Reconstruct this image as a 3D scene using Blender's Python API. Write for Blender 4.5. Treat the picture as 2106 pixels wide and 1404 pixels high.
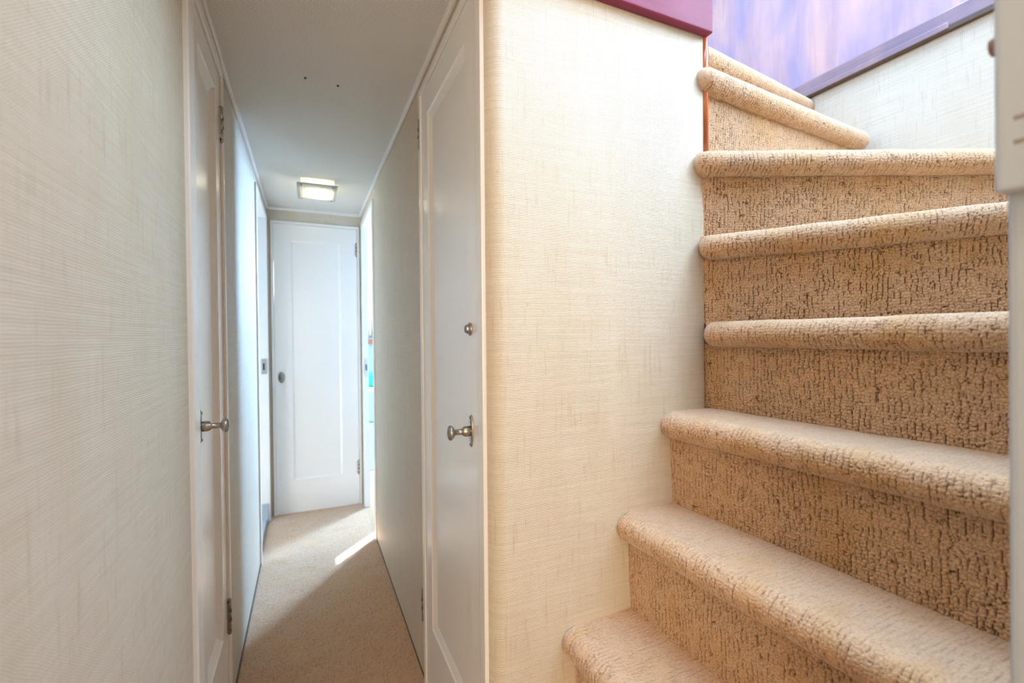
import bpy, bmesh, math, random
import numpy as np
from mathutils import Vector, Matrix

for o in list(bpy.data.objects):
    bpy.data.objects.remove(o)
SC = bpy.context.scene
COL = SC.collection
rng = np.random.default_rng(7)

# ------------------------------------------------------------------ camera
def cam_axes(yaw, pitch, roll):
    c, s = math.cos(yaw), math.sin(yaw)
    r = np.array([c, -s, 0.0]); f = np.array([s, c, 0.0]); u = np.array([0, 0, 1.0])
    cp, sp = math.cos(pitch), math.sin(pitch)
    f2 = f * cp + u * sp; u2 = u * cp - f * sp
    cr, sr = math.cos(roll), math.sin(roll)
    return r * cr + u2 * sr, u2 * cr - r * sr, f2
R_, U_, F_ = cam_axes(0.4176, -0.013, -0.0082)
cd = bpy.data.cameras.new('camera')
cam = bpy.data.objects.new('camera', cd); COL.objects.link(cam)
cam.matrix_world = Matrix(((R_[0], U_[0], -F_[0], 0.0), (R_[1], U_[1], -F_[1], 0.0),
                           (R_[2], U_[2], -F_[2], 1.12), (0, 0, 0, 1)))
cd.sensor_width = 36.0
cd.lens = 949.0 / 2106.0 * 36.0
cd.clip_start = 0.02
cd.dof.use_dof = True
cd.dof.focus_distance = 1.08
cd.dof.aperture_fstop = 3.6
SC.camera = cam

# ------------------------------------------------------------------ world, lights, exposure
w = bpy.data.worlds.new('sky'); SC.world = w
w.use_nodes = True
bg = w.node_tree.nodes['Background']
bg.inputs[0].default_value = (0.62, 0.78, 1.0, 1); bg.inputs[1].default_value = 1.0
vs = SC.view_settings
vs.view_transform = 'Standard'; vs.look = 'None'; vs.gamma = 1.0; vs.use_curve_mapping = False
vs.exposure = 0.27

def area(name, loc, target, sx, sy, power, color):
    l = bpy.data.lights.new(name, 'AREA'); l.shape = 'RECTANGLE'; l.size = sx; l.size_y = sy
    l.energy = power; l.color = color
    o = bpy.data.objects.new(name, l); COL.objects.link(o)
    o.location = loc
    o.rotation_euler = (Vector(target) - Vector(loc)).to_track_quat('-Z', 'Y').to_euler()
    return o
SKY = (0.60, 0.78, 1.0)
WARM = (1.0, 0.80, 0.56)
# assumed daylight from the unseen saloon above the stairs, given by area lights
area('assumed_saloon_top_light', (0.75, 0.45, 3.6), (0.85, 0.5, 0), 1.6, 1.7, 98, (0.42, 0.68, 1.0))  # no skylight is built; the deckhead above it is closed
area('assumed_saloon_side_light', (-1.6, 1.0, 2.95), (1.7, 0.9, 2.1), 1.7, 0.9, 56, (0.30, 0.58, 1.0))
area('assumed_saloon_right_light', (1.70, 0.05, 2.52), (-0.2, 0.75, 1.55), 1.0, 0.8, 46, (0.52, 0.76, 1.0))
# added area lights for cabin daylight beside the far corridor end; no windows built
area('assumed_right_cabin_light', (1.40, 3.92, 1.65), (0.1, 2.5, 0.6), 0.30, 0.5, 205, (0.34, 0.60, 1.0))  # assumed daylight source; the hull side behind it has no window
area('added_left_cabin_light', (-1.2, 3.0, 1.4), (-0.2, 3.0, 1.0), 0.8, 0.6, 10, (0.30, 0.60, 1.0))  # added to light the left doorway; its cabin walls are closed
# added warm fill lights without fixtures, unseen behind and above the viewer
area('lobby_fill', (-0.65, -1.95, 1.25), (0.45, 0.9, 0.9), 1.1, 1.2, 42, (1.0, 0.79, 0.56))
area('lobby_ceiling_fill', (0.06, 0.12, 1.915), (0.06, 0.121, 0), 0.22, 0.30, 1.8, (1.0, 0.82, 0.62))
# sun for the sliver on the carpet
sl = bpy.data.lights.new('sun', 'SUN'); sl.energy = 60.0; sl.angle = 0.01; sl.color = (1.0, 0.97, 0.92)
so = bpy.data.objects.new('sun', sl); COL.objects.link(so)
SUN_D = Vector((-0.552, -0.619, -0.58)).normalized()
so.rotation_euler = SUN_D.to_track_quat('-Z', 'Y').to_euler()

# ------------------------------------------------------------------ materials
def nmat(name):
    m = bpy.data.materials.new(name); m.use_nodes = True
    nt = m.node_tree
    b = nt.nodes['Principled BSDF']
    return m, nt, b
def N(nt, t, **kw):
    n = nt.nodes.new(t)
    for k, v in kw.items():
        setattr(n, k, v)
    return n
def lk(nt, a, b): nt.links.new(a, b)
def math_(nt, op, a, b=None, c=None):
    n = nt.nodes.new('ShaderNodeMath'); n.operation = op
    for i, v in enumerate((a, b, c)):
        if v is None: continue
        if isinstance(v, (int, float)): n.inputs[i].default_value = v
        else: nt.links.new(v, n.inputs[i])
    return n.outputs[0]
def mix(nt, fac, a, b):
    n = nt.nodes.new('ShaderNodeMix'); n.data_type = 'RGBA'
    for i, v in ((0, fac), (6, a), (7, b)):
        if isinstance(v, (int, float)): n.inputs[i].default_value = v
        elif isinstance(v, tuple): n.inputs[i].default_value = (*v, 1) if len(v) == 3 else v
        else: nt.links.new(v, n.inputs[i])
    return n.outputs[2]
def noise(nt, vec, scale, detail=2.0, rough=0.5, dist=0.0):
    n = nt.nodes.new('ShaderNodeTexNoise'); n.inputs['Scale'].default_value = scale
    n.inputs['Detail'].default_value = detail; n.inputs['Roughness'].default_value = rough
    n.inputs['Distortion'].default_value = dist
    if vec is not None: nt.links.new(vec, n.inputs['Vector'])
    return n.outputs['Fac']
def mapping(nt, vec, scale=(1, 1, 1), rot=(0, 0, 0)):
    n = nt.nodes.new('ShaderNodeMapping'); n.inputs['Scale'].default_value = scale; n.inputs['Rotation'].default_value = rot
    nt.links.new(vec, n.inputs['Vector']); return n.outputs[0]
def ramp(nt, fac, stops):
    n = nt.nodes.new('ShaderNodeValToRGB'); e = n.color_ramp.elements
    while len(e) < len(stops): e.new(0.5)
    for i, (p, c) in enumerate(stops):
        e[i].position = p; e[i].color = (*c, 1)
    nt.links.new(fac, n.inputs[0]); return n.outputs[0]
def bump(nt, b, h, strength, dist):
    n = nt.nodes.new('ShaderNodeBump'); n.inputs['Strength'].default_value = strength
    n.inputs['Distance'].default_value = dist
    nt.links.new(h, n.inputs['Height']); nt.links.new(n.outputs[0], b.inputs['Normal'])
def uvnode(nt): return N(nt, 'ShaderNodeTexCoord').outputs['UV']
def objnode(nt): return N(nt, 'ShaderNodeTexCoord').outputs['Object']

def mat_wallpaper(name='grasscloth', ca=(0.60, 0.515, 0.39), cb=(0.72, 0.655, 0.54)):
    m, nt, b = nmat(name)
    uv = uvnode(nt)
    sep = N(nt, 'ShaderNodeSeparateXYZ'); lk(nt, uv, sep.inputs[0])
    u, v = sep.outputs[0], sep.outputs[1]
    wob = noise(nt, mapping(nt, uv, (30, 60, 1)), 1.0, 2)
    wob2 = noise(nt, mapping(nt, uv, (8, 300, 1)), 1.0, 2)
    ph = math_(nt, 'ADD', math_(nt, 'MULTIPLY', v, 2 * math.pi / 0.0034), math_(nt, 'MULTIPLY', wob, 5.0))
    weft = math_(nt, 'SINE', ph)
    ph2 = math_(nt, 'ADD', math_(nt, 'MULTIPLY', u, 2 * math.pi / 0.0045), math_(nt, 'MULTIPLY', wob, 7.0))
    warp = math_(nt, 'SINE', ph2)
    weave = math_(nt, 'ADD', math_(nt, 'MULTIPLY', weft, 0.5), math_(nt, 'MULTIPLY', math_(nt, 'MULTIPLY', weft, warp), 0.6))
    # vertical slubs, long and thin; and short weft streaks
    slub = noise(nt, mapping(nt, uv, (120, 9, 1)), 1.0, 4, 0.62)
    blot = noise(nt, mapping(nt, uv, (14, 3.0, 1)), 1.0, 4, 0.6)
    weftn = noise(nt, mapping(nt, uv, (5, 190, 1)), 1.0, 3, 0.6)
    base = mix(nt, ramp(nt, weftn, [(0.2, (0, 0, 0)), (0.8, (1, 1, 1))]), ca, cb)
    sl_ = ramp(nt, slub, [(0.56, (0, 0, 0)), (0.72, (1, 1, 1))])
    base = mix(nt, math_(nt, 'MULTIPLY', sl_, 0.42), base, (0.44, 0.33, 0.19))
    knot = noise(nt, mapping(nt, uv, (60, 45, 1)), 1.0, 3, 0.65)
    base = mix(nt, math_(nt, 'MULTIPLY', ramp(nt, knot, [(0.66, (0, 0, 0)), (0.78, (1, 1, 1))]), 0.45), base, (0.38, 0.25, 0.12))
    bl = ramp(nt, blot, [(0.35, (0, 0, 0)), (0.75, (1, 1, 1))])
    base = mix(nt, math_(nt, 'MULTIPLY', bl, 0.30), base, (0.56, 0.45, 0.29))
    dk = ramp(nt, math_(nt, 'ADD', math_(nt, 'MULTIPLY', weave, 0.5), 0.5), [(0.05, (1, 1, 1)), (0.45, (0, 0, 0))])
    base = mix(nt, math_(nt, 'MULTIPLY', dk, 0.24), base, (0.44, 0.33, 0.19))
    lk(nt, base, b.inputs['Base Color'])
    b.inputs['Roughness'].default_value = 0.52
    b.inputs['Specular IOR Level'].default_value = 0.35
    bump(nt, b, weave, 0.40, 0.0010)
    return m

def mat_plain(name, col, rough, spec=0.5, metal=0.0, nscale=None, namp=0.06, bumpd=0.0):
    m, nt, b = nmat(name)
    b.inputs['Roughness'].default_value = rough
    b.inputs['Specular IOR Level'].default_value = spec
    b.inputs['Metallic'].default_value = metal
    o = objnode(nt)
    n = noise(nt, o, nscale or 9.0, 3)
    c2 = tuple(x * (1 - namp) for x in col)
    lk(nt, mix(nt, n, col, c2), b.inputs['Base Color'])
    if bumpd:
        bump(nt, b, noise(nt, o, (nscale or 9.0) * 6, 2), 0.3, bumpd)
    return m

def mat_carpet(name, flat=False, c1=(0.69, 0.395, 0.20), c2=(0.83, 0.56, 0.35), sheen=0.7, golden=0.55):
    m, nt, b = nmat(name)
    uv = uvnode(nt)
    sep = N(nt, 'ShaderNodeSeparateXYZ'); lk(nt, uv, sep.inputs[0])
    big = noise(nt, mapping(nt, uv, (5, 6, 1)), 1.0, 3, 0.55)
    yarn = noise(nt, mapping(nt, uv, (260, 170, 1)), 1.0, 3, 0.6)
    fleck = noise(nt, mapping(nt, uv, (150, 42, 1)), 1.0, 4, 0.7)
    base = mix(nt, ramp(nt, yarn, [(0.3, (0, 0, 0)), (0.7, (1, 1, 1))]), c1, c2)
    base = mix(nt, math_(nt, 'MULTIPLY', ramp(nt, fleck, [(0.55, (0, 0, 0)), (0.68, (1, 1, 1))]), 0.28 if not flat else 0.3), base, (0.22, 0.115, 0.045))
    base = mix(nt, math_(nt, 'MULTIPLY', ramp(nt, big, [(0.4, (0, 0, 0)), (0.7, (1, 1, 1))]), 0.28), base, (0.62, 0.44, 0.30) if not flat else (0.54, 0.33, 0.18))
    gold = noise(nt, mapping(nt, uv, (7, 4, 1)), 1.3, 2, 0.5)
    base = mix(nt, math_(nt, 'MULTIPLY', ramp(nt, gold, [(0.5, (0, 0, 0)), (0.72, (1, 1, 1))]), golden), base, (0.66, 0.36, 0.11) if not flat else (0.50, 0.27, 0.11))
    if not flat:                                   # paints the shade of the crevices between tufts into the colour
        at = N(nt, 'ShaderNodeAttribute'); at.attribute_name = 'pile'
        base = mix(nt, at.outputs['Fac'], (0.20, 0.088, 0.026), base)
    lk(nt, base, b.inputs['Base Color'])
    b.inputs['Roughness'].default_value = 0.95
    b.inputs['Specular IOR Level'].default_value = 0.1
    try:
        b.inputs['Sheen Weight'].default_value = sheen
        b.inputs['Sheen Roughness'].default_value = 0.42
        b.inputs['Sheen Tint'].default_value = (1, 0.97, 0.93, 1)
    except Exception:
        pass
    fine = noise(nt, mapping(nt, uv, (420, 420, 1)), 1.0, 3, 0.7)
    h = math_(nt, 'ADD', fine, math_(nt, 'MULTIPLY', fleck, -0.6))
    bump(nt, b, h, 0.8, 0.0035 if flat else 0.002)
    return m

def mat_wood(name, c1, c2, c3, rough, coat, grain=(3, 40, 3), blot=2.2):
    m, nt, b = nmat(name)
    o = objnode(nt)
    g = noise(nt, mapping(nt, o, grain), 1.0, 6, 0.65, 0.6)
    bl = noise(nt, mapping(nt, o, (blot, blot * 1.8, blot * 0.9)), 1.6, 3, 0.55, 0.4)
    c = mix(nt, ramp(nt, bl, [(0.36, (0, 0, 0)), (0.64, (1, 1, 1))]), c1, c2)
    c = mix(nt, math_(nt, 'MULTIPLY', ramp(nt, g, [(0.42, (0, 0, 0)), (0.7, (1, 1, 1))]), 0.55), c, c3)
    lk(nt, c, b.inputs['Base Color'])
    b.inputs['Roughness'].default_value = rough
    b.inputs['Coat Weight'].default_value = coat
    b.inputs['Coat Roughness'].default_value = 0.12
    bump(nt, b, g, 0.15, 0.001)
    return m

def mat_perforated():
    m, nt, b = nmat('perforated_vinyl')
    uv = uvnode(nt)
    sc = mapping(nt, uv, (1 / 0.0056, 1 / 0.0056, 1), (0, 0, math.radians(45)))
    fr = N(nt, 'ShaderNodeVectorMath', operation='FRACTION'); lk(nt, sc, fr.inputs[0])
    sb = N(nt, 'ShaderNodeVectorMath', operation='SUBTRACT'); lk(nt, fr.outputs[0], sb.inputs[0]); sb.inputs[1].default_value = (0.5, 0.5, 0)
    ln = N(nt, 'ShaderNodeVectorMath', operation='LENGTH'); lk(nt, sb.outputs[0], ln.inputs[0])
    hole = math_(nt, 'LESS_THAN', ln.outputs['Value'], 0.16)
    n = noise(nt, mapping(nt, uv, (3, 3, 1)), 1.0, 3)
    base = mix(nt, n, (0.76, 0.72, 0.65), (0.71, 0.67, 0.60))
    base = mix(nt, hole, base, (0.13, 0.10, 0.075))
    lk(nt, base, b.inputs['Base Color'])
    b.inputs['Roughness'].default_value = 0.5
    b.inputs['Specular IOR Level'].default_value = 0.3
    bump(nt, b, math_(nt, 'MULTIPLY', hole, -1.0), 0.5, 0.001)
    return m

M = {}
M['paper'] = mat_wallpaper()
M['papertan'] = mat_wallpaper('tan_grasscloth', (0.63, 0.49, 0.345), (0.74, 0.61, 0.465))  # warmer tan version of the grasscloth, used on the right corridor wall
M['white'] = mat_plain('white_enamel', (0.88, 0.835, 0.775), 0.22, 0.5, namp=0.03)
M['trimwhite'] = mat_plain('white_trim', (0.86, 0.83, 0.78), 0.3, 0.5, namp=0.04)
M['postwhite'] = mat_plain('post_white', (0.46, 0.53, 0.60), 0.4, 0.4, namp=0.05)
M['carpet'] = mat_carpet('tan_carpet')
M['floorcarpet'] = mat_carpet('tan_floor_carpet', True, (0.52, 0.27, 0.115), (0.66, 0.39, 0.19))
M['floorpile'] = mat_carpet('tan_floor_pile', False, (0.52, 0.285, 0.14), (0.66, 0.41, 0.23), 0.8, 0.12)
M['ceil'] = mat_perforated()
M['nickel'] = mat_plain('brushed_nickel', (0.50, 0.47, 0.43), 0.30, 0.5, 1.0, nscale=30, namp=0.2)
M['oldnickel'] = mat_plain('aged_nickel', (0.34, 0.31, 0.27), 0.38, 0.5, 1.0, nscale=40, namp=0.35)
M['dark'] = mat_plain('dark_slot', (0.03, 0.027, 0.025), 0.6)
M['brownbase'] = mat_plain('dark_brown_base', (0.10, 0.062, 0.038), 0.6)
M['panelwood'] = mat_wood('stained_panel', (0.39, 0.30, 0.41), (0.68, 0.42, 0.37), (0.36, 0.23, 0.28), 0.28, 0.6, (22, 22, 2.2), 1.5)
M['ledgewood'] = mat_wood('stained_ledge', (0.27, 0.19, 0.23), (0.38, 0.25, 0.25), (0.17, 0.115, 0.14), 0.25, 0.6, (30, 3, 30))
M['redwood'] = mat_wood('red_mahogany', (0.23, 0.035, 0.065), (0.28, 0.055, 0.10), (0.16, 0.02, 0.04), 0.42, 0.0, (4, 40, 40))
for n_ in M['redwood'].node_tree.nodes:
    if n_.type == 'BSDF_PRINCIPLED': n_.inputs['Specular IOR Level'].default_value = 0.12
M['orangewood'] = mat_wood('varnished_strip', (0.66, 0.16, 0.03), (0.58, 0.12, 0.02), (0.10, 0.03, 0.015), 0.22, 0.7, (30, 30, 9), 9)
M['postmark'] = mat_plain('grey_mark', (0.27, 0.25, 0.235), 0.6)

# ------------------------------------------------------------------ mesh helpers
def link(name, me, parent=None):
    o = bpy.data.objects.new(name, me); COL.objects.link(o)
    if parent is not None: o.parent = parent
    return o
def tag(o, label=None, cat=None, group=None, kind=None):
    if label: o['label'] = label
    if cat: o['category'] = cat
    if group: o['group'] = group
    if kind: o['kind'] = kind
    return o
def empty(name, loc=(0, 0, 0)):
    o = bpy.data.objects.new(name, None); COL.objects.link(o); o.location = loc; o.empty_display_size = 0.05
    return o
class B:
    """collects boxes / lathes / prisms in world coordinates, builds one mesh object"""
    def __init__(s): s.bm = bmesh.new(); s.uv = s.bm.loops.layers.uv.new('UVMap')
    def box(s, x0, x1, y0, y1, z0, z1, bev=0.0, seg=2):
        t = bmesh.new()
        bmesh.ops.create_cube(t, size=1.0)
        for v in t.verts:
            v.co = Vector((x0 + (v.co.x + .5) * (x1 - x0), y0 + (v.co.y + .5) * (y1 - y0), z0 + (v.co.z + .5) * (z1 - z0)))
        if bev > 0:
            bmesh.ops.bevel(t, geom=t.edges[:], offset=bev, segments=seg, affect='EDGES', profile=0.6)
        s._merge(t); return s
    def _merge(s, t, mat=None):
        if mat is not None: bmesh.ops.transform(t, matrix=mat, verts=t.verts)
        mp = {}
        for v in t.verts: mp[v] = s.bm.verts.new(v.co)
        for f in t.faces:
            try:
                nf = s.bm.faces.new([mp[v] for v in f.verts]); nf.smooth = f.smooth
            except ValueError: pass
        t.free()
    def lathe(s, prof, origin, axis, seg=24, sy=1.0, up=(0, 0, 1)):
        """prof: (radius, distance along axis). sy stretches the section along 'up'."""
        a = Vector(axis).normalized(); u = Vector(up).normalized(); r = u.cross(a).normalized(); o = Vector(origin)
        rings = []
        for rad, d in prof:
            rings.append([s.bm.verts.new(o + a * d + (r * math.cos(2 * math.pi * k / seg) + u * sy * math.sin(2 * math.pi * k / seg)) * max(rad, 1e-5)) for k in range(seg)])
        for i in range(len(rings) - 1):
            for k in range(seg):
                f = s.bm.faces.new([rings[i][k], rings[i][(k + 1) % seg], rings[i + 1][(k + 1) % seg], rings[i + 1][k]]); f.smooth = True
        s.bm.faces.new(rings[0][::-1]); s.bm.faces.new(rings[-1]); return s
    def poly(s, pts):
        s.bm.faces.new([s.bm.verts.new(Vector(p)) for p in pts]); return s
    def prism(s, pts, vec, smooth=False):
        """extrude closed polygon pts (3D) by vec"""
        v = Vector(vec)
        a = [s.bm.verts.new(Vector(p)) for p in pts]; b = [s.bm.verts.new(Vector(p) + v) for p in pts]
        n = len(pts)
        s.bm.faces.new(a[::-1]); s.bm.faces.new(b)
        for i in range(n):
            f = s.bm.faces.new([a[i], a[(i + 1) % n], b[(i + 1) % n], b[i]]); f.smooth = smooth
        return s
    def build(s, name, mat, parent=None, boxuv=True):
        bmesh.ops.recalc_face_normals(s.bm, faces=s.bm.faces)
        if boxuv:
            for f in s.bm.faces:
                n = f.normal; ax = max(range(3), key=lambda i: abs(n[i]))
                for l in f.loops:
                    c = l.vert.co
                    l[s.uv].uv = (c.y, c.z) if ax == 0 else ((c.x, c.z) if ax == 1 else (c.x, c.y))
        me = bpy.data.meshes.new(name); s.bm.to_mesh(me); s.bm.free()
        me.materials.append(mat)
        return link(name, me, parent)

def grid_object(name, P, UV, mat, parent=None, attr=None):
    """P (ny,nx,3), UV (ny,nx,2)"""
    ny, nx = P.shape[:2]
    me = bpy.data.meshes.new(name)
    me.vertices.add(ny * nx); me.vertices.foreach_set('co', P.reshape(-1).astype(np.float32))
    i = np.arange(ny - 1)[:, None] * nx + np.arange(nx - 1)[None, :]
    q = np.stack([i, i + 1, i + 1 + nx, i + nx], -1).reshape(-1, 4)
    nf = len(q)
    me.loops.add(nf * 4); me.loops.foreach_set('vertex_index', q.reshape(-1).astype(np.int32))
    me.polygons.add(nf)
    me.polygons.foreach_set('loop_start', (np.arange(nf) * 4).astype(np.int32))
    me.polygons.foreach_set('use_smooth', np.ones(nf, dtype=bool))
    ul = me.uv_layers.new(name='UVMap')
    ul.data.foreach_set('uv', UV.reshape(-1, 2)[q.reshape(-1)].reshape(-1).astype(np.float32))
    if attr is not None:
        at = me.attributes.new('pile', 'FLOAT', 'POINT'); at.data.foreach_set('value', attr.reshape(-1).astype(np.float32))
    me.update(calc_edges=True)
    me.materials.append(mat)
    return link(name, me, parent)

# ------------------------------------------------------------------ dimensions (metres)
XL, XR = -0.224, 0.337        # corridor side walls
DE = 3.23                      # end wall
ZC = 1.931                     # ceiling
DW = 0.865                     # face of the wall beside the stairs
XN = 0.912                     # where that wall ends (newel)
XF = 1.735                     # far wall of the stairwell
ZD = 1.997                     # upper deck level

# ------------------------------------------------------------------ structure
def S(o, label, cat): return tag(o, label, cat, kind='structure')

# floor
b = B(); b.box(XL - .02, XR + .02, 0.0, DE + .02, -0.03, 0.0); b.box(XR + .02, 1.8, 0.0, 0.9, -0.03, 0.0); b.box(-1.5, 1.8, -2.4, 0.0, -0.03, 0.0)
floor_o = b.build('floor', M['floorcarpet'])
S(floor_o, 'tan cut-pile carpet along the narrow corridor floor', 'floor')
# ceiling over corridor
b = B(); b.box(XL - .05, XR + .05, DW - 0.02, DE + .05, ZC, ZC + .03); b.box(XL - .05, 0.30, 0.0, DW - 0.02, ZC, ZC + .03); b.box(-1.5, 1.8, -2.4, 0.0, ZC, ZC + .03)
S(b.build('ceiling', M['ceil']), 'grey perforated vinyl ceiling above the corridor', 'ceiling')

T = 0.06
def wallx(x, out, segs, name):
    b = B()
    for y0, y1, z0, z1 in segs:
        b.box(min(x, x + out), max(x, x + out), y0, y1, z0, z1)
    return b.build(name, M['papertan' if name == 'wall_right' else 'paper'])
S(wallx(XL, -T, [(-0.02, 1.14, 0, ZC), (1.14, 1.57, 1.885, ZC), (1.57, 2.545, 0, ZC), (2.545, 3.18, 1.87, ZC), ], 'wall_left'),
  'cream woven grasscloth wall on the left side of the corridor', 'wall')
S(wallx(XR, T, [(0.895, 1.45, 1.88, ZC), (1.45, 2.60, 0, ZC), (2.60, 3.18, 1.86, ZC)], 'wall_right'),
  'cream woven grasscloth wall on the right side beyond the near white door', 'wall')
b = B()
b.box(XL - .035, XL, 3.18, DE + .05, 0, ZC); b.box(XL - .03, -0.205, DE, DE + .05, 0, ZC); b.box(0.325, XR + .02, DE, DE + .05, 0, ZC); b.box(XR, XR + .025, 3.18, DE + .05, 0, ZC); b.box(-0.205, 0.325, DE, DE + .05, 1.85, ZC)
S(b.build('wall_end', M['paper']), 'grasscloth end wall framing the closed white door', 'wall')

# wall beside the stairs, with a rounded corner next to the near door
def path_wall(name, path, z0, z1, mat):
    pts = np.array(path); d = np.r_[0, np.cumsum(np.hypot(*np.diff(pts, axis=0).T))]
    zs = np.array([z0, z1])
    P = np.zeros((2, len(pts), 3)); UV = np.zeros((2, len(pts), 2))
    for i, z in enumerate(zs):
        P[i, :, :2] = pts; P[i, :, 2] = z; UV[i, :, 0] = d; UV[i, :, 1] = z
    return P, UV
rr = 0.034
arc = [(XR + rr - rr * math.cos(t), DW + rr - rr * math.sin(t)) for t in np.linspace(0, math.pi / 2, 13)]
path = [(XR + .05, 0.92), (XR, 0.92), (XR, 0.90)] + arc + [(XN - 0.10, DW), (XN, DW), (XN + .012, DW + .012), (XN + .012, 2.6)]
P, UV = path_wall('wall_stair', path, 0.0, ZC, None)
ws = grid_object('wall_stair', P[:, ::-1], UV[:, ::-1], M['paper'])
for p in ws.data.polygons: p.use_smooth = True
S(ws, 'bright cream grasscloth wall with rounded corner beside the stairs', 'wall')

# far stairwell wall (pale), wood panelled wall above it, near stairwell wall
b = B(); b.box(XF, XF + .05, -0.2, 3.0, 0, 2.00)
S(b.build('wall_far', M['paper']), 'pale grasscloth wall behind the top winding steps', 'wall')
b = B(); b.box(0.50, XF, 0.05, 0.11, 0, ZD)
S(b.build('wall_near', M['paper']), 'grasscloth wall closing the near side of the stairwell', 'wall')

# saloon shell above (lets the daylight down)
b = B()
b.box(-1.75, -1.70, -1.7, 3.6, ZD, 2.45); b.box(-1.75, -1.70, -1.7, 3.6, 3.45, 3.9)
b.box(-1.75, -1.70, -1.7, 0.1, 2.45, 3.45); b.box(-1.75, -1.70, 1.9, 3.6, 2.45, 3.45)  # gap left between the boxes as an assumed, unseen window
S(b.build('wall_saloon_left', M['white']), 'white saloon wall with an assumed wide window opening above deck level', 'wall')
b = B(); b.box(-1.7, XF + .1, -1.75, -1.7, ZD, 3.9)
S(b.build('wall_saloon_back', M['white']), 'white saloon wall behind the stair opening', 'wall')
b = B(); b.box(-1.7, XF + .1, 3.6, 3.65, ZD, 3.9)
S(b.build('wall_saloon_front', M['white']), 'white saloon wall ahead of the stair opening', 'wall')
b = B(); b.box(-1.75, XF + .1, -1.75, 3.65, 3.9, 3.95)
S(b.build('ceiling_saloon', M['white']), 'white saloon deckhead above the stair opening', 'ceiling')
b = B()
b.box(-1.75, 0.28, -1.75, 3.65, 1.965, ZD); b.box(0.28, 0.92, DW + 0.0, 3.65, 1.965, ZD); b.box(0.28, XF, -1.75, 0.0, 1.965, ZD)
S(b.build('floor_saloon', M['redwood']), 'saloon deck around the stair opening', 'floor')
b = B(); b.box(XF + .012, XF + .05, .56, 3.65, 2.0, 3.9); b.box(XF + .012, XF + .05, -1.75, -.46, 2.0, 3.9); b.box(XF + .012, XF + .05, -.46, .56, 2.0, 2.11); b.box(XF + .012, XF + .05, -.46, .56, 2.93, 3.9)  # gap left for the assumed right-hand saloon light, out of view
pw = b.build('wall_upper', M['panelwood']); S(pw, 'lavender-lit stained wood panelling above the pale stair wall', 'wall')

# wood ledge along the bottom of the panelling
b = B(); b.box(XF - .012, XF + .012, -1.0, 3.0, 2.012, 2.062, .004)
lg = b.build('trim_1', M['ledgewood']); S(lg, 'violet-blue wooden ledge under the stained wood panelling', 'trim')
b = B(); b.box(XF - .022, XF - .012, 0.72, 1.165, 2.003, 2.022, .003)
b.build('lip', M['ledgewood'], lg)
b = B(); b.box(XF - .016, XF, -1.0, 3.0, 1.998, 2.012, .001)
b.build('shadow_bead', M['brownbase'], lg)

# mahogany coaming board over the stair wall, and the varnished strip on the newel edge
b = B()
prof = [(DW - .002, 1.856), (DW - .016, 1.856), (DW - .022, 1.862), (DW - .022, 2.25), (DW + .0, 2.25), (DW + .03, 2.25), (DW + .03, 1.94), (DW - .002, 1.94)]
b.box(0.28, 0.921, DW - .024, DW - .001, 1.858, 2.25, .005, 3)
S(b.build('trim_2', M['redwood']), 'glossy red mahogany board above the stair wall', 'trim')
b = B()
cx, cy, r = XN + .008, DW + .004, 0.0095
b.prism([(cx + r * math.cos(t), cy + r * math.sin(t), 1.55) for t in np.linspace(0, 2 * math.pi, 17)[:-1]], (0, 0, 0.42), True)
S(b.build('trim_3', M['orangewood']), 'thin orange varnished wooden strip on the newel edge', 'trim')

# white jamb right beside the camera
jb = empty('trim_4', (0.46, 0.155, 0)); S(jb, 'blurred white post close to the lens by the stairs', 'trim')
def localise(o, p):
    for v in o.data.vertices: v.co = v.co - p.location
    return o
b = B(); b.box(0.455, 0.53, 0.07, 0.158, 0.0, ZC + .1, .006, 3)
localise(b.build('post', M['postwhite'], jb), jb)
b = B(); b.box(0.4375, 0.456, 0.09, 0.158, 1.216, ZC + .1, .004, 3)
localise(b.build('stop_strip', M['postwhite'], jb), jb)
for z in (1.262, 1.246, 1.085):
    b = B(); b.box(0.4546 if z < 1.2 else .4371, 0.47, 0.10, 0.148, z, z + 0.0035, .001)
    localise(b.build('groove', M['postmark'], jb), jb)
jb.rotation_euler = (0, -0.022, 0); jb.location.x += 0.0255
b = B(); b.lathe([(0.001, 0), (0.004, .0), (0.0045, .006), (.0072, .010), (.0075, .014), (.0065, .018), (.0005, .020)], (0.4806, 0.1575, 1.336), (0, 1, 0), 20)
M['pegwood'] = mat_plain('peg_brown', (0.36, 0.21, 0.14), 0.4)
tag(b.build('peg', M['pegwood']), 'small brown wooden peg on the blurred white post', 'peg')

# ceiling battens
def batten(name, y0, y1, x, d, label):
    b = B(); b.box(min(x, x + d), max(x, x + d), y0, y1, ZC - .017, ZC + .002, .004, 2)
    return S(b.build(name, M['trimwhite']), label, 'trim')
batten('trim_5', -0.02, DE, XL, .013, 'white batten where the left corridor wall meets the ceiling')
batten('trim_6', DW + .02, DE, XR, -.013, 'white batten where the right corridor wall meets the ceiling')
b = B(); b.box(XL, XR, DE - .013, DE, ZC - .017, ZC + .002, .004, 2)
S(b.build('trim_7', M['trimwhite']), 'white batten above the end door along the ceiling', 'trim')
# dark base gaps
b = B(); b.box(XL - .001, XL + .004, -.02, 1.14, 0, .018); b.box(XL - .001, XL + .004, 1.57, 2.545, 0, .016)
S(b.build('baseboard_left', M['brownbase']), 'thin dark brown strip at the foot of the left wall', 'baseboard')
b = B(); b.box(XR - .003, XR + .001, 1.46, 2.60, 0, .010)
S(b.build('baseboard_right', M['brownbase']), 'thin dark strip at the foot of the right wall', 'baseboard')

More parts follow.
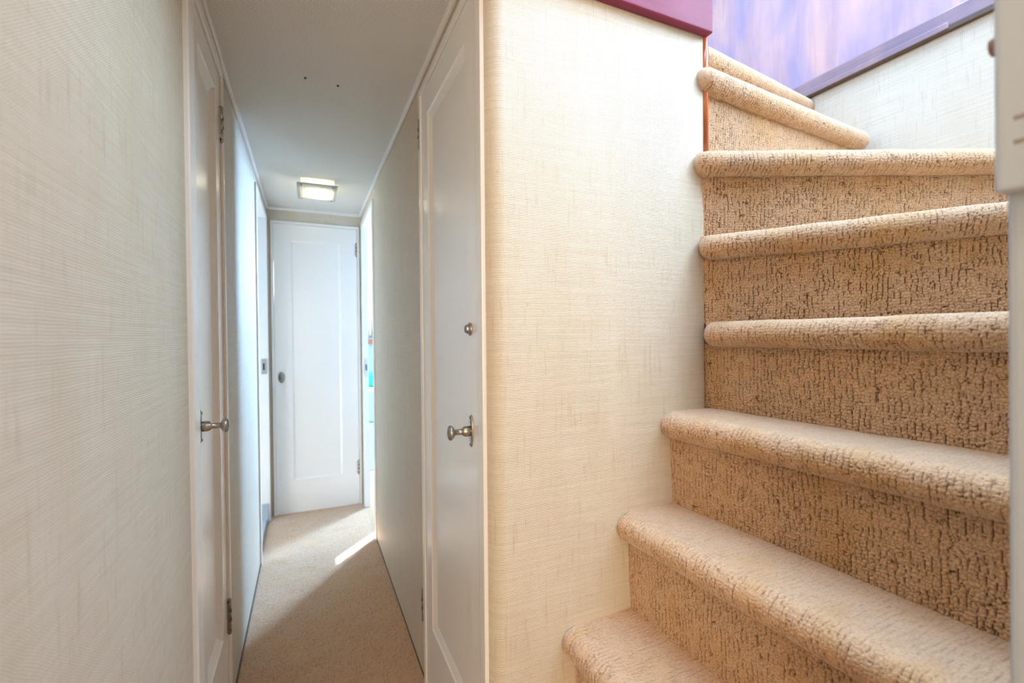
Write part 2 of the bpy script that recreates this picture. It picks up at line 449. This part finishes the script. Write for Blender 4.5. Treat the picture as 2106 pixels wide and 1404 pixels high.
# ------------------------------------------------------------------ doors
def to_world(side, a, z, n):
    """a along the wall, n out of the wall into the corridor"""
    if side == 'L': return (XL + n, a, z)
    if side == 'R': return (XR - n, a, z)
    return (a, DE - n, z)
def sbox(b, side, a0, a1, z0, z1, n0, n1, bev=0.0, seg=2):
    p = to_world(side, a0, z0, n0); q = to_world(side, a1, z1, n1)
    b.box(min(p[0], q[0]), max(p[0], q[0]), min(p[1], q[1]), max(p[1], q[1]), z0, z1, bev, seg)
def leaf_mesh(side, a0, a1, z0, z1, pa0, pa1, pz0, pz1, n, bevw, depth, thick=0.03):
    """door leaf with a recessed panel framed by a sloping moulding"""
    b = B()
    W = lambda a, z, nn: to_world(side, a, z, nn)
    outer = [(a0, z0), (a1, z0), (a1, z1), (a0, z1)]
    in1 = [(pa0, pz0), (pa1, pz0), (pa1, pz1), (pa0, pz1)]
    lip = [(pa0 + .004, pz0 + .004), (pa1 - .004, pz0 + .004), (pa1 - .004, pz1 - .004), (pa0 + .004, pz1 - .004)]
    in2 = [(pa0 + bevw, pz0 + bevw), (pa1 - bevw, pz0 + bevw), (pa1 - bevw, pz1 - bevw), (pa0 + bevw, pz1 - bevw)]
    rings = [[(p, n - thick) for p in outer], [(p, n) for p in outer], [(p, n) for p in in1], [(p, n - .003) for p in lip], [(p, n - depth) for p in in2]]
    vr = [[b.bm.verts.new(W(p[0], p[1], nn)) for p, nn in rg] for rg in rings]
    for i in range(len(vr) - 1):
        for k in range(4):
            b.bm.faces.new([vr[i][k], vr[i][(k + 1) % 4], vr[i + 1][(k + 1) % 4], vr[i + 1][k]])
    b.bm.faces.new(vr[-1]); b.bm.faces.new(vr[0])
    return b
AX = {'L': (1, 0, 0), 'R': (-1, 0, 0), 'E': (0, -1, 0)}
def hinge(side, a, z0, z1, parent, mat, n=0.004):
    h = (z1 - z0)
    b = B(); k = 3
    for i in range(k):
        s0 = z0 + .006 + i * (h - .012) / k; s1 = s0 + (h - .012) / k - .0012
        p = to_world(side, a, s0, n + .003)
        b.lathe([(.0035, 0), (.0045, .0006), (.0045, s1 - s0 - .0006), (.0035, s1 - s0)], p, (0, 0, 1), 12, 1.0, (1, 0, 0))
    sbox(b, side, a - .012, a + .012, z0 + .006, z1 - .006, n - .002, n + .002)
    o = b.build('hinge', mat, parent)
    b = B()
    for zz, d in ((z1 - .006, 1), (z0 + .006, -1)):
        b.lathe([(.003, 0), (.0052, .002), (.0052, .004), (.003, .0055), (.0045, .0075), (.001, .010)], to_world(side, a, zz, n + .003), (0, 0, d), 12, 1.0, (1, 0, 0))
    b.build('hinge_pin', mat, o)
    b = B()
    for zz in (z0 + h * .36, z0 + h * .62):
        sbox(b, side, a - .0035, a + .0035, zz, zz + h * .09, n + .0072, n + .0078)
    b.build('slot', M['dark'], o)
def knob(side, a, z, n, parent):
    A = AX[side]
    b = B(); b.lathe([(.0125, 0), (.0125, .002), (.011, .0032), (.003, .0034)], to_world(side, a, z, n), A, 28, 2.9)
    pl = b.build('knob_plate', M['nickel'], parent)
    b = B()
    for dz in (.030, -.030):
        b.lathe([(.0028, 0), (.0028, .001), (.001, .0016)], to_world(side, a, z + dz, n + .003), A, 12)
    b.build('screw', M['oldnickel'], pl)
    b = B(); b.lathe([(.0115, 0), (.0115, .012), (.0095, .016), (.0095, .0175), (.0065, .018), (.0062, .036), (.008, .037), (.0135, .040), (.0165, .0445), (.0168, .047), (.014, .051), (.007, .0533), (.0005, .054)],
                     to_world(side, a, z, n + .003), A, 28, 1.0)
    b.build('door_knob', M['nickel'], parent)

# door_1: near locker door in the left wall
d1 = empty('door_1', (XL, 1.36, 0)); S(d1, 'narrow white panelled door in the left wall with a nickel knob', 'door')
def parented(fn):
    return fn
class Sub:
    pass
def finish(o):
    """make the child geometry relative to the parent empty"""
    for c in list(o.children):
        for v in c.data.vertices: v.co = v.co - o.location
        for g in c.children:
            for v in g.data.vertices: v.co = v.co - o.location
def frame(side, a0, a1, ztop, w0, w1, wt, n, parent, z0=0.0):
    b = B()
    sbox(b, side, a0, a0 + w0, z0, ztop, -.05, n, .003)
    sbox(b, side, a1 - w1, a1, z0, ztop, -.05, n, .003)
    sbox(b, side, a0 + w0, a1 - w1, ztop - wt, ztop, -.05, n, .003)
    b.build('door_frame', M['trimwhite'], parent)
frame('L', 1.135, 1.578, 1.898, .055, .024, .030, .010, d1)
leaf_mesh('L', 1.192, 1.551, .02, 1.864, 1.258, 1.478, .285, 1.80, .003, .030, .012).build('door_leaf', M['white'], d1)
hinge('L', 1.552, 1.682, 1.780, d1, M['nickel'], .005); hinge('L', 1.552, .262, .360, d1, M['oldnickel'], .005)
knob('L', 1.224, .922, .003, d1); finish(d1)

# door_2: near door in the right wall
d2 = empty('door_2', (XR, 1.18, 0)); S(d2, 'tall white panelled door in the right wall beside the rounded corner', 'door')
frame('R', 0.893, 1.462, 1.888, .030, .026, .022, .008, d2)
leaf_mesh('R', 0.925, 1.434, .02, 1.864, 1.000, 1.362, .235, 1.785, .003, .026, .010).build('door_leaf', M['white'], d2)
hinge('R', 1.452, 1.708, 1.800, d2, M['nickel'], .003); hinge('R', 1.470, .204, .304, d2, M['oldnickel'], .003)
knob('R', 0.981, .907, .003, d2)
b = B(); b.lathe([(.0145, 0), (.0145, .003), (.012, .005), (.010, .0055), (.0095, .010), (.0085, .0125), (.002, .0128)], to_world('R', .982, 1.135, .003), AX['R'], 28)
lc = b.build('lock', M['nickel'], d2)
b = B(); sbox(b, 'R', .981, .983, 1.130, 1.140, .0153, .0162); b.build('keyhole', M['dark'], lc)
b = B(); sbox(b, 'R', .9235, .9255, .895, .925, .0, .0036); b.build('latch', M['oldnickel'], d2)
finish(d2)

# door_3: end door
d3 = empty('door_3', (0.06, DE, 0)); S(d3, 'closed white panelled door at the far end of the corridor', 'door')
frame('E', -0.203, 0.325, 1.849, .016, .016, .018, .008, d3)
leaf_mesh('E', -0.185, 0.307, .006, 1.829, -0.088, 0.203, .213, 1.73, .003, .011, .007).build('door_leaf', M['white'], d3)
hinge('E', .304, 1.65, 1.74, d3, M['nickel'], .003); hinge('E', .304, .205, .30, d3, M['nickel'], .003)
b = B(); b.lathe([(.0185, 0), (.0185, .003), (.016, .005), (.009, .0055), (.0085, .009), (.002, .0095)], to_world('E', -.150, .869, .003), AX['E'], 28, 1.9)
lc = b.build('lock_plate', M['oldnickel'], d3)
b = B(); sbox(b, 'E', -.152, -.148, .860, .872, .0122, .0132); b.build('keyhole', M['dark'], lc)
finish(d3)

# door_4 / door_5: open doorways near the end (left and right)
d4 = empty('door_4', (XL, 2.86, 0)); S(d4, 'open white doorway in the left wall near the end', 'door')
b = B()
sbox(b, 'L', 2.545, 2.585, 0, 1.872, -.065, .008, .003); sbox(b, 'L', 3.150, 3.190, 0, 1.872, -.045, .008, .003); sbox(b, 'L', 2.585, 3.150, 1.842, 1.872, -.065, .008, .003)
b.build('door_frame', M['trimwhite'], d4)
b = B(); sbox(b, 'L', 3.138, 3.151, 0, .115, -.046, -.004, .001); sbox(b, 'L', 2.585, 3.138, 0, .022, -.050, -.012, .002)
b.build('threshold', mat_plain('grey_blue_paint', (0.42, 0.48, 0.52), 0.5), d4)
b = B(); sbox(b, 'L', 3.142, 3.151, .70 + .20, .99, -.030, -.004, .001)
sp = b.build('strike_plate', M['nickel'], d4)
b = B(); sbox(b, 'L', 3.140, 3.1425, .925, .965, -.022, -.012); b.build('slot', M['dark'], sp)
finish(d4)
d5 = empty('door_5', (XR, 2.90, 0)); S(d5, 'open white doorway in the right wall with daylight behind', 'door')
b = B()
sbox(b, 'R', 2.595, 2.640, 0, 1.865, -.065, .008, .003); sbox(b, 'R', 3.145, 3.185, 0, 1.865, -.028, .008, .003); sbox(b, 'R', 2.640, 3.145, 1.835, 1.865, -.065, .008, .003)
b.build('door_frame', M['trimwhite'], d5)
b = B(); sbox(b, 'R', 3.137, 3.147, .86, .98, -.022, -.002, .001)
sp = b.build('strike_plate', M['nickel'], d5)
b = B(); sbox(b, 'R', 3.135, 3.1375, .90, .94, -.016, -.008); b.build('slot', M['dark'], sp)
finish(d5)

# ------------------------------------------------------------------ side cabins seen through the doorways
M['cabinwhite'] = mat_plain('cabin_white', (0.78, 0.80, 0.80), 0.5, 0.4)
M['cabincream'] = mat_plain('cabin_cream', (0.80, 0.72, 0.50), 0.7, 0.3)
X1 = 1.42
b = B(); b.box(XR + T, X1, 2.05, 2.10, 0, ZC); b.box(XR + T, X1, 4.35, 4.40, 0, ZC); b.box(XR + T, X1 + .04, 2.05, 4.40, ZC, ZC + .03)
b.box(XR + T - .001, XR + T + .003, 2.10, 2.60, 0, ZC); b.box(XR, XR + .022, DE + .05, 4.4, 0, ZC)
S(b.build('wall_cabin_right', M['cabinwhite']), 'white cabin walls glimpsed through the right doorway', 'wall')
# unseen hull side; narrow upright slot shaped to cut the sun sliver
b = B()
sl0, sl1, sz0, sz1 = 3.868, 3.955, 1.10, 1.385
b.box(X1, X1 + .02, 2.05, sl0, 0, ZC); b.box(X1, X1 + .02, sl1, 4.40, 0, ZC)
b.box(X1, X1 + .02, sl0, sl1, 0, sz0); b.box(X1, X1 + .02, sl0, sl1, sz1, ZC)
S(b.build('wall_hull', M['cabinwhite']), 'white hull side with an added narrow sun slot in the right cabin', 'wall')
b = B(); b.box(XR + .02, X1, 2.05, 4.40, -.03, 0.0)
S(b.build('floor_cabin', M['floorcarpet']), 'tan carpet in the bright right cabin', 'floor')
b = B(); b.box(-1.35, -1.30, 2.3, 3.9, 0, ZC); b.box(-1.3, XL - T, 2.3, 2.35, 0, ZC); b.box(-1.3, XL, 3.85, 3.9, 0, ZC); b.box(-1.35, XL - T, 2.3, 3.9, ZC, ZC + .03); b.box(-1.35, XL - .02, 2.3, 3.9, -.03, 0.0)
S(b.build('wall_cabin_left', M['cabinwhite']), 'shaded cabin walls glimpsed through the left doorway', 'wall')

# ------------------------------------------------------------------ back of the lobby (behind the viewer)
b = B(); b.box(-1.5, 1.26, -2.4, -2.34, 0, ZC); b.box(1.20, 1.26, -2.34, 0.09, 0, ZC); b.box(-1.5, -1.44, -2.34, 0.0, 0, ZC); b.box(-1.44, XL - T, -.02, .04, 0, ZC)
S(b.build('wall_back', M['paper']), 'grasscloth wall of the lobby behind the viewer', 'wall')

# ------------------------------------------------------------------ staircase
stair = empty('staircase', (XN, DW, 0))
tag(stair, 'winding staircase covered in thick tan carpet with rolled nosings', 'staircase')

def worley(u, v, cu, cv, seed, jit=0.8):
    """jittered-cell distances (F1, F2) on a u,v field"""
    iu = np.floor(u / cu).astype(int); iv = np.floor(v / cv).astype(int)
    f1 = np.full(u.shape, 9.0); f2 = np.full(u.shape, 9.0)
    def h(a, b_, k):
        x = np.sin(a * 127.1 + b_ * 311.7 + k * 74.7 + seed * 13.37) * 43758.5453
        return x - np.floor(x)
    for da in (-1, 0, 1):
        for db in (-1, 0, 1):
            a = iu + da; c = iv + db
            pu = (a + .5 + jit * (h(a, c, 1) - .5)); pv = (c + .5 + jit * (h(a, c, 2) - .5))
            d = np.hypot(u / cu - pu, v / cv - pv)
            nf = np.minimum(f1, d); f2 = np.where(d < f1, f1, np.minimum(f2, d)); f1 = nf
    return f1, f2
def smooth_noise(u, v, cu, cv, seed):
    iu = np.floor(u / cu); iv = np.floor(v / cv); fu = u / cu - iu; fv = v / cv - iv
    fu = fu * fu * (3 - 2 * fu); fv = fv * fv * (3 - 2 * fv)
    def h(a, c):
        x = np.sin(a * 127.1 + c * 311.7 + seed * 17.1) * 43758.5453
        return x - np.floor(x)
    return (h(iu, iv) * (1 - fu) + h(iu + 1, iv) * fu) * (1 - fv) + (h(iu, iv + 1) * (1 - fu) + h(iu + 1, iv + 1) * fu) * fv
def pile(u, v, seed):
    """height of cut pile, metres: tufts in wavy rows along v, with crevices between"""
    uw = u + 0.005 * (smooth_noise(u, v, .03, .02, seed + 5) - .5) + 0.003 * (smooth_noise(u, v, .01, .008, seed + 6) - .5)
    f1, f2 = worley(uw, v, .0052, .0062, seed)
    tuft = np.clip((f2 - f1) * 2.2, 0, 1) ** 0.6
    row = np.abs(((uw / .0092 + .6 * smooth_noise(u, v, .05, .09, seed + 2)) % 1.0) - .5) * 2       # 1 at crevice
    brk = smooth_noise(u, v, .011, .014, seed + 3)
    crev = np.clip((row - .80) / .17, 0, 1) * np.clip((brk - .30) * 4, 0, 1)
    sq = np.abs(smooth_noise(u, v, .0065, .0095, seed + 11) - .5)          # short squiggles between tufts
    crev = np.maximum(crev, np.clip((.042 - sq) / .042, 0, 1) * np.clip((smooth_noise(u, v, .009, .012, seed + 12) - .46) * 4, 0, 1))
    return tuft, crev

def surf_normals(P):
    du = np.gradient(P, axis=1); dv = np.gradient(P, axis=0)
    n = np.cross(du, dv); n /= np.linalg.norm(n, axis=-1, keepdims=True) + 1e-12
    return n
def carpet_grid(name, P, ulen, vlen, amp, seed, parent, label=None):
    n = surf_normals(P)
    t, c = pile(ulen, vlen, seed)
    h = amp * (0.0030 * (t - .6) - 0.0042 * c)
    h += 0.0022 * (smooth_noise(ulen, vlen, .06, .05, seed + 9) - .5)
    Q = P + n * h[..., None]
    Q[..., 0] = np.minimum(Q[..., 0], XF - .002)
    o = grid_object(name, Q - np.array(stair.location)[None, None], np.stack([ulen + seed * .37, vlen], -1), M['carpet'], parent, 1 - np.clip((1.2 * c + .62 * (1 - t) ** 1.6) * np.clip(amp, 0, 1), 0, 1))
    return o

cb = B(); cb.box(0.936, 0.975, DW + .045, 0.97, 0.0, 1.74)
for_core = cb.build('carriage', M['carpet'], stair)
for v in for_core.data.vertices: v.co = v.co - stair.location
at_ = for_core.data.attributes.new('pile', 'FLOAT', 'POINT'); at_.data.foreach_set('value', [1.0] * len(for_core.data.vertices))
OV, RN = 0.030, 0.030
# nosing axis of every step: inner end, outer end, tread height
steps = [
    ((0.380, DW), (0.395, 0.16), 0.262),
    ((0.521, DW + .010), (0.538, 0.16), 0.4847),
    ((0.6665, DW + .010), (0.690, 0.16), 0.710),
    ((0.793, DW + .010), (0.835, 0.16), 0.933),
    ((0.916, DW - .004), (0.962, 0.16), 1.149),
    ((0.899, DW + .003), (1.374, 0.165), 1.363),
    ((0.880, DW + .003), (XF - .006, 0.490), 1.571),
    ((0.892, DW - .001), (1.706, 0.940), 1.783),
    ((0.935, 1.036), (XF - .006, 1.148), ZD),
]
zprev = 0.0
RES = 0.0017
for k, (a, bb, zt) in enumerate(steps):
    a = np.array(a); bb = np.array(bb)
    L = np.linalg.norm(bb - a); dirv = (bb - a) / L
    nf = np.array([-dirv[1], dirv[0]])                    # candidate front normal
    # front = towards lower steps
    ref = np.array([-1.0, 0.0]) if k <= 5 else np.array([0.0, -1.0])
    if nf @ ref < 0: nf = -nf
    detail = k >= 1
    res = RES if detail else .006
    ns = max(8, int(L / res)); s = np.linspace(0, L, ns)
    free_in = True                                        # bull-nosed end against the wall
    free_out = (k == 7)
    # cross-section: tread back -> top -> roll -> under
    th = np.linspace(math.pi / 2, -math.pi / 2 - .35, int(RN * 3.5 / res))
    roll = np.stack([RN * np.cos(th), -RN + RN * np.sin(th)], -1)
    tail = np.array([[-.006, -.0605], [-.012, -.062]])
    pr = np.concatenate([roll, tail])
    # shrink towards the axis at free ends
    f = np.ones(ns)
    re = .030
    l = np.clip(s / re, 0, 1); f = np.minimum(f, np.sqrt(np.clip(1 - (1 - l) ** 2, 0.0, 1)))
    pf = np.clip(s / .02, .15, 1)
    if free_out:
        l = np.clip((L - s) / re, 0, 1); f = np.minimum(f, np.sqrt(np.clip(1 - (1 - l) ** 2, 0.02, 1)))
    ff = f if True else 1
    cz = -RN
    U = pr[:, 0][:, None] * ff[None]; Zp = cz + (pr[:, 1] - cz)[:, None] * ff[None]
    # tread: from next riser line forward to the axis (wedge for the winders)
    if k < len(steps) - 1:
        a2 = np.array(steps[k + 1][0]); b2 = np.array(steps[k + 1][1])
        if k == 6: b2 = np.array([XF - .006, 0.944])
    else:
        a2 = np.array([0.935, 2.4]); b2 = np.array([XF - .006, 2.4])
    front = a[None] + dirv[None] * s[:, None]
    back = a2[None] + (b2 - a2)[None] * (s / L)[:, None]
    d2 = (b2 - a2) / np.linalg.norm(b2 - a2)
    nb = np.array([-d2[1], d2[0]])
    if nb @ ref < 0: nb = -nb
    back = back - nb[None] * .03
    depth = np.linalg.norm(back - front, axis=1).max()
    nt = max(6, int(depth / (res * 1.25))) if k < len(steps) - 1 else 40
    tt = np.linspace(1, 0, nt)[:-1]
    Ptread = np.zeros((len(tt), ns, 3))
    Ptread[..., :2] = front[None] + (back - front)[None] * tt[:, None, None]
    Ptread[..., 2] = zt
    Ptread[..., 2] += (cz + RN * f[None] - 0) * np.clip(1 - tt / .12, 0, 1)[:, None] ** 2      # meets the shrunken roll end
    vt = -np.linalg.norm((back - front), axis=1)[None] * tt[:, None]
    Proll = np.zeros((len(pr), ns, 3))
    Proll[..., :2] = front[None] + nf[None, None] * U[..., None]
    Proll[..., 2] = zt + Zp
    arcl = np.r_[0, np.cumsum(np.hypot(*np.diff(pr, axis=0).T))]
    P = np.concatenate([Ptread, Proll]); V = np.concatenate([vt, np.repeat(arcl[:, None], ns, 1)])
    Uu = np.repeat(s[None], len(P), 0)
    nrm_amp = np.concatenate([np.full(len(tt), .38), np.linspace(.5, 1, len(pr))])[:, None] * pf[None]
    cdir = np.array([0, 0, 1.0])
    # orientation: make normals point up/out
    n = surf_normals(P)
    if n[len(tt) // 2, ns // 2, 2] < 0:
        P = P[:, ::-1]; Uu = Uu[:, ::-1]; V = V[:, ::-1]; nrm_amp = nrm_amp[:, ::-1]
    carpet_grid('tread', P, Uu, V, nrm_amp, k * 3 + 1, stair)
    # riser below the nosing
    ztop, zbot = zt - .055, zprev - .004
    nr = max(6, int((ztop - zbot) / res)); q = np.linspace(0, 1, nr)
    u0 = -.006 - .008 * q
    # inner end wraps a little round the corner
    wrap = np.zeros(ns); lw = np.clip(s / .012, 0, 1); wrap = -.010 * (1 - np.sqrt(np.clip(1 - (1 - lw) ** 2, 0, 1)))
    P = np.zeros((nr, ns, 3))
    s0_ = {4: -.03, 5: -.006, 6: .002, 7: -.01, 8: 0.0}.get(k, -.005)
    s_in = s * (1 - s0_ / L) + s0_
    P[..., :2] = (a[None] + dirv[None] * s_in[:, None])[None] + nf[None, None] * (u0[:, None] + wrap[None])[..., None]
    P[..., 2] = (ztop + (zbot - ztop) * q)[:, None]
    Uu = np.repeat(s[None], nr, 0); V = np.repeat((q * (ztop - zbot))[:, None], ns, 1) + .1
    n = surf_normals(P)
    if (n[nr // 2, ns // 2, :2] @ nf) < 0:
        P = P[:, ::-1]; Uu = Uu[:, ::-1]; V = V[:, ::-1]
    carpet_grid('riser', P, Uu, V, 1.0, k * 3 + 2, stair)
    zprev = zt

# cut pile of the corridor floor, lying on the slab
nx_, ny_ = int((XR - XL) / .0036), int((DE - 0.9) / .0036)
gx, gy = np.meshgrid(np.linspace(XL, XR, nx_), np.linspace(0.9, DE, ny_))
t_, c_ = pile(gx, gy, 77)
gz = .004 + .0022 * (t_ - .6) - .0020 * c_ + .004 * (smooth_noise(gx, gy, .07, .06, 5) - .5)
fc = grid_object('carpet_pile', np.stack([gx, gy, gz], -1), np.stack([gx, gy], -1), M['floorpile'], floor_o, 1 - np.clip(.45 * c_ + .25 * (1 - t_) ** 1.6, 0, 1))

# ------------------------------------------------------------------ ceiling light and screws
M['glass'] = None
m, nt, b_ = nmat('frosted_glass')
tr_ = N(nt, 'ShaderNodeBsdfTranslucent'); tr_.inputs[0].default_value = (0.97, 0.98, 0.93, 1)
tp_ = N(nt, 'ShaderNodeBsdfTransparent'); gl_ = N(nt, 'ShaderNodeBsdfGlossy'); gl_.inputs['Roughness'].default_value = 0.15
mx_ = N(nt, 'ShaderNodeMixShader'); mx_.inputs[0].default_value = 0.25
lk(nt, tr_.outputs[0], mx_.inputs[1]); lk(nt, tp_.outputs[0], mx_.inputs[2])
mx2 = N(nt, 'ShaderNodeMixShader'); fr_ = N(nt, 'ShaderNodeFresnel'); fr_.inputs['IOR'].default_value = 1.4
lk(nt, fr_.outputs[0], mx2.inputs[0]); lk(nt, mx_.outputs[0], mx2.inputs[1]); lk(nt, gl_.outputs[0], mx2.inputs[2])
lk(nt, mx2.outputs[0], nt.nodes['Material Output'].inputs[0]); nt.nodes.remove(b_)
M['glass'] = m
m, nt, b_ = nmat('lamp_tube')
b_.inputs['Base Color'].default_value = (0.9, 0.9, 0.85, 1)
b_.inputs['Emission Color'].default_value = (1.0, 0.97, 0.86, 1); b_.inputs['Emission Strength'].default_value = 34.0
o_ = objnode(nt); lk(nt, mix(nt, noise(nt, o_, 8), (1, .95, .80), (1, .93, .76)), b_.inputs['Emission Color'])
M['tube'] = m
lt = empty('ceiling_light', (0.058, 2.70, ZC)); tag(lt, 'lit rectangular glass ceiling lamp near the corridor end', 'lamp')
b = B(); b.box(-.045, .045, -.07, .07, -.005, 0, .002); b.build('base_plate', M['trimwhite'], lt)
b = B(); b.box(-.045, .060, -.06, .095, -.016, -.006, .004); b.build('bulb', M['tube'], lt)
b = B(); b.box(-.098, .098, -.150, .150, -.036, -.032, .001)
for i in range(13):
    x = -.09 + i * .015; b.box(x - .0025, x + .0025, -.145, .145, -.036, -.034, .0008, 1)
for q_ in ((-.082, -.080, -.125, .125), (.080, .082, -.125, .125), (-.082, .082, -.127, -.125), (-.082, .082, .125, .127)):
    b.box(q_[0], q_[1], q_[2], q_[3], -.031, -.001)
b.build('glass_cover', M['glass'], lt)
for sx in (-.075, .075):
    for sy in (-.125, .125):
        b = B(); b.lathe([(.004, 0), (.004, .003), (.001, .005)], (sx, sy, -.038), (0, 0, -1), 12, 1.0, (1, 0, 0)); b.build('screw', M['oldnickel'], lt)
b = B(); b.box(-.045, .045, .158, .172, -.006, 0, .001); b.box(-.004, .012, .160, .176, -.022, -.004, .002); b.build('switch', M['dark'], lt)
for (x, y, lab) in ((0.005, 1.589, 'small dark screw in the ceiling, the one toward the left wall'), (0.101, 1.597, 'small dark screw in the ceiling, the one toward the right wall')):
    b = B(); b.lathe([(.0045, 0), (.004, .002), (.0012, .004), (.0005, .005)], (x, y, ZC + .0005), (0, 0, -1), 14, 1.0, (1, 0, 0))
    tag(b.build('screw', M['dark']), lab, 'screw', 'screws in the corridor ceiling')

# ------------------------------------------------------------------ things glimpsed in the right cabin
M['green'] = mat_plain('green_cloth', (0.05, 0.42, 0.22), 0.7)
M['palegreen'] = mat_plain('pale_green_cloth', (0.55, 0.75, 0.48), 0.8)
M['brown'] = mat_plain('brown_wood', (0.25, 0.07, 0.025), 0.4)

b = B()
n = 40
pts = [(0.44 + .34 * t, 4.305 + .010 * math.sin(t * 52)) for t in np.linspace(0, 1, n)]
for i in range(n - 1):
    (xa, ya), (xb, yb) = pts[i], pts[i + 1]
    q = [b.bm.verts.new((xa, ya, 1.13)), b.bm.verts.new((xb, yb, 1.13)), b.bm.verts.new((xb, yb, 1.62)), b.bm.verts.new((xa, ya, 1.62))]
    f = b.bm.faces.new(q); f.smooth = True
bmesh.ops.remove_doubles(b.bm, verts=b.bm.verts, dist=1e-5)
cu = b.build('curtain', M['cabincream'])
so_ = cu.modifiers.new('solid', 'SOLIDIFY'); so_.thickness = .004
tag(cu, 'cream pleated curtain glimpsed through the right doorway', 'curtain')
wl = empty('wall_lamp', (0.515, 4.35, 1.65)); tag(wl, 'small bright wall lamp above the cream curtain', 'lamp')
b = B(); b.box(-.06, .06, -.035, 0, -.002, .012, .003); b.build('lamp_shade', M['tube'], wl)
b = B(); b.box(-.02, .02, -.03, 0, -.045, -.020, .003); b.build('bracket', M['dark'], wl)
b = B(); b.box(0.44, 0.60, 4.325, 4.35, 1.71, 1.785, .004); b.box(0.455, 0.585, 4.322, 4.326, 1.72, 1.775, .001)
tag(b.build('wall_plate', mat_plain('beige_plate', (0.45, 0.40, 0.32), 0.6)), 'small beige plate on the cabin wall above the lamp', 'plate')
b = B(); b.box(0.42, 1.0, 4.20, 4.35, 1.055, 1.10, .006)
tag(b.build('shelf', M['brown']), 'dark reddish brown wooden shelf below the cream curtain', 'shelf')
be = empty('berth', (0.75, 4.05, 0)); tag(be, 'white berth with a pale green blanket in the right cabin', 'bed')
b = B(); b.box(-.30, .30, -.05, .28, 0, .40, .008); b.build('base', M['cabinwhite'], be)
b = B(); b.box(-.31, .31, -.06, .28, .40, .69, .05, 4); b.build('blanket', M['palegreen'], be)
b = B(); b.box(.46, .80, 4.06, 4.26, .69, .815, .045, 4)
tag(b.build('pillow', M['green']), 'dark green pillow on the pale green berth', 'pillow')
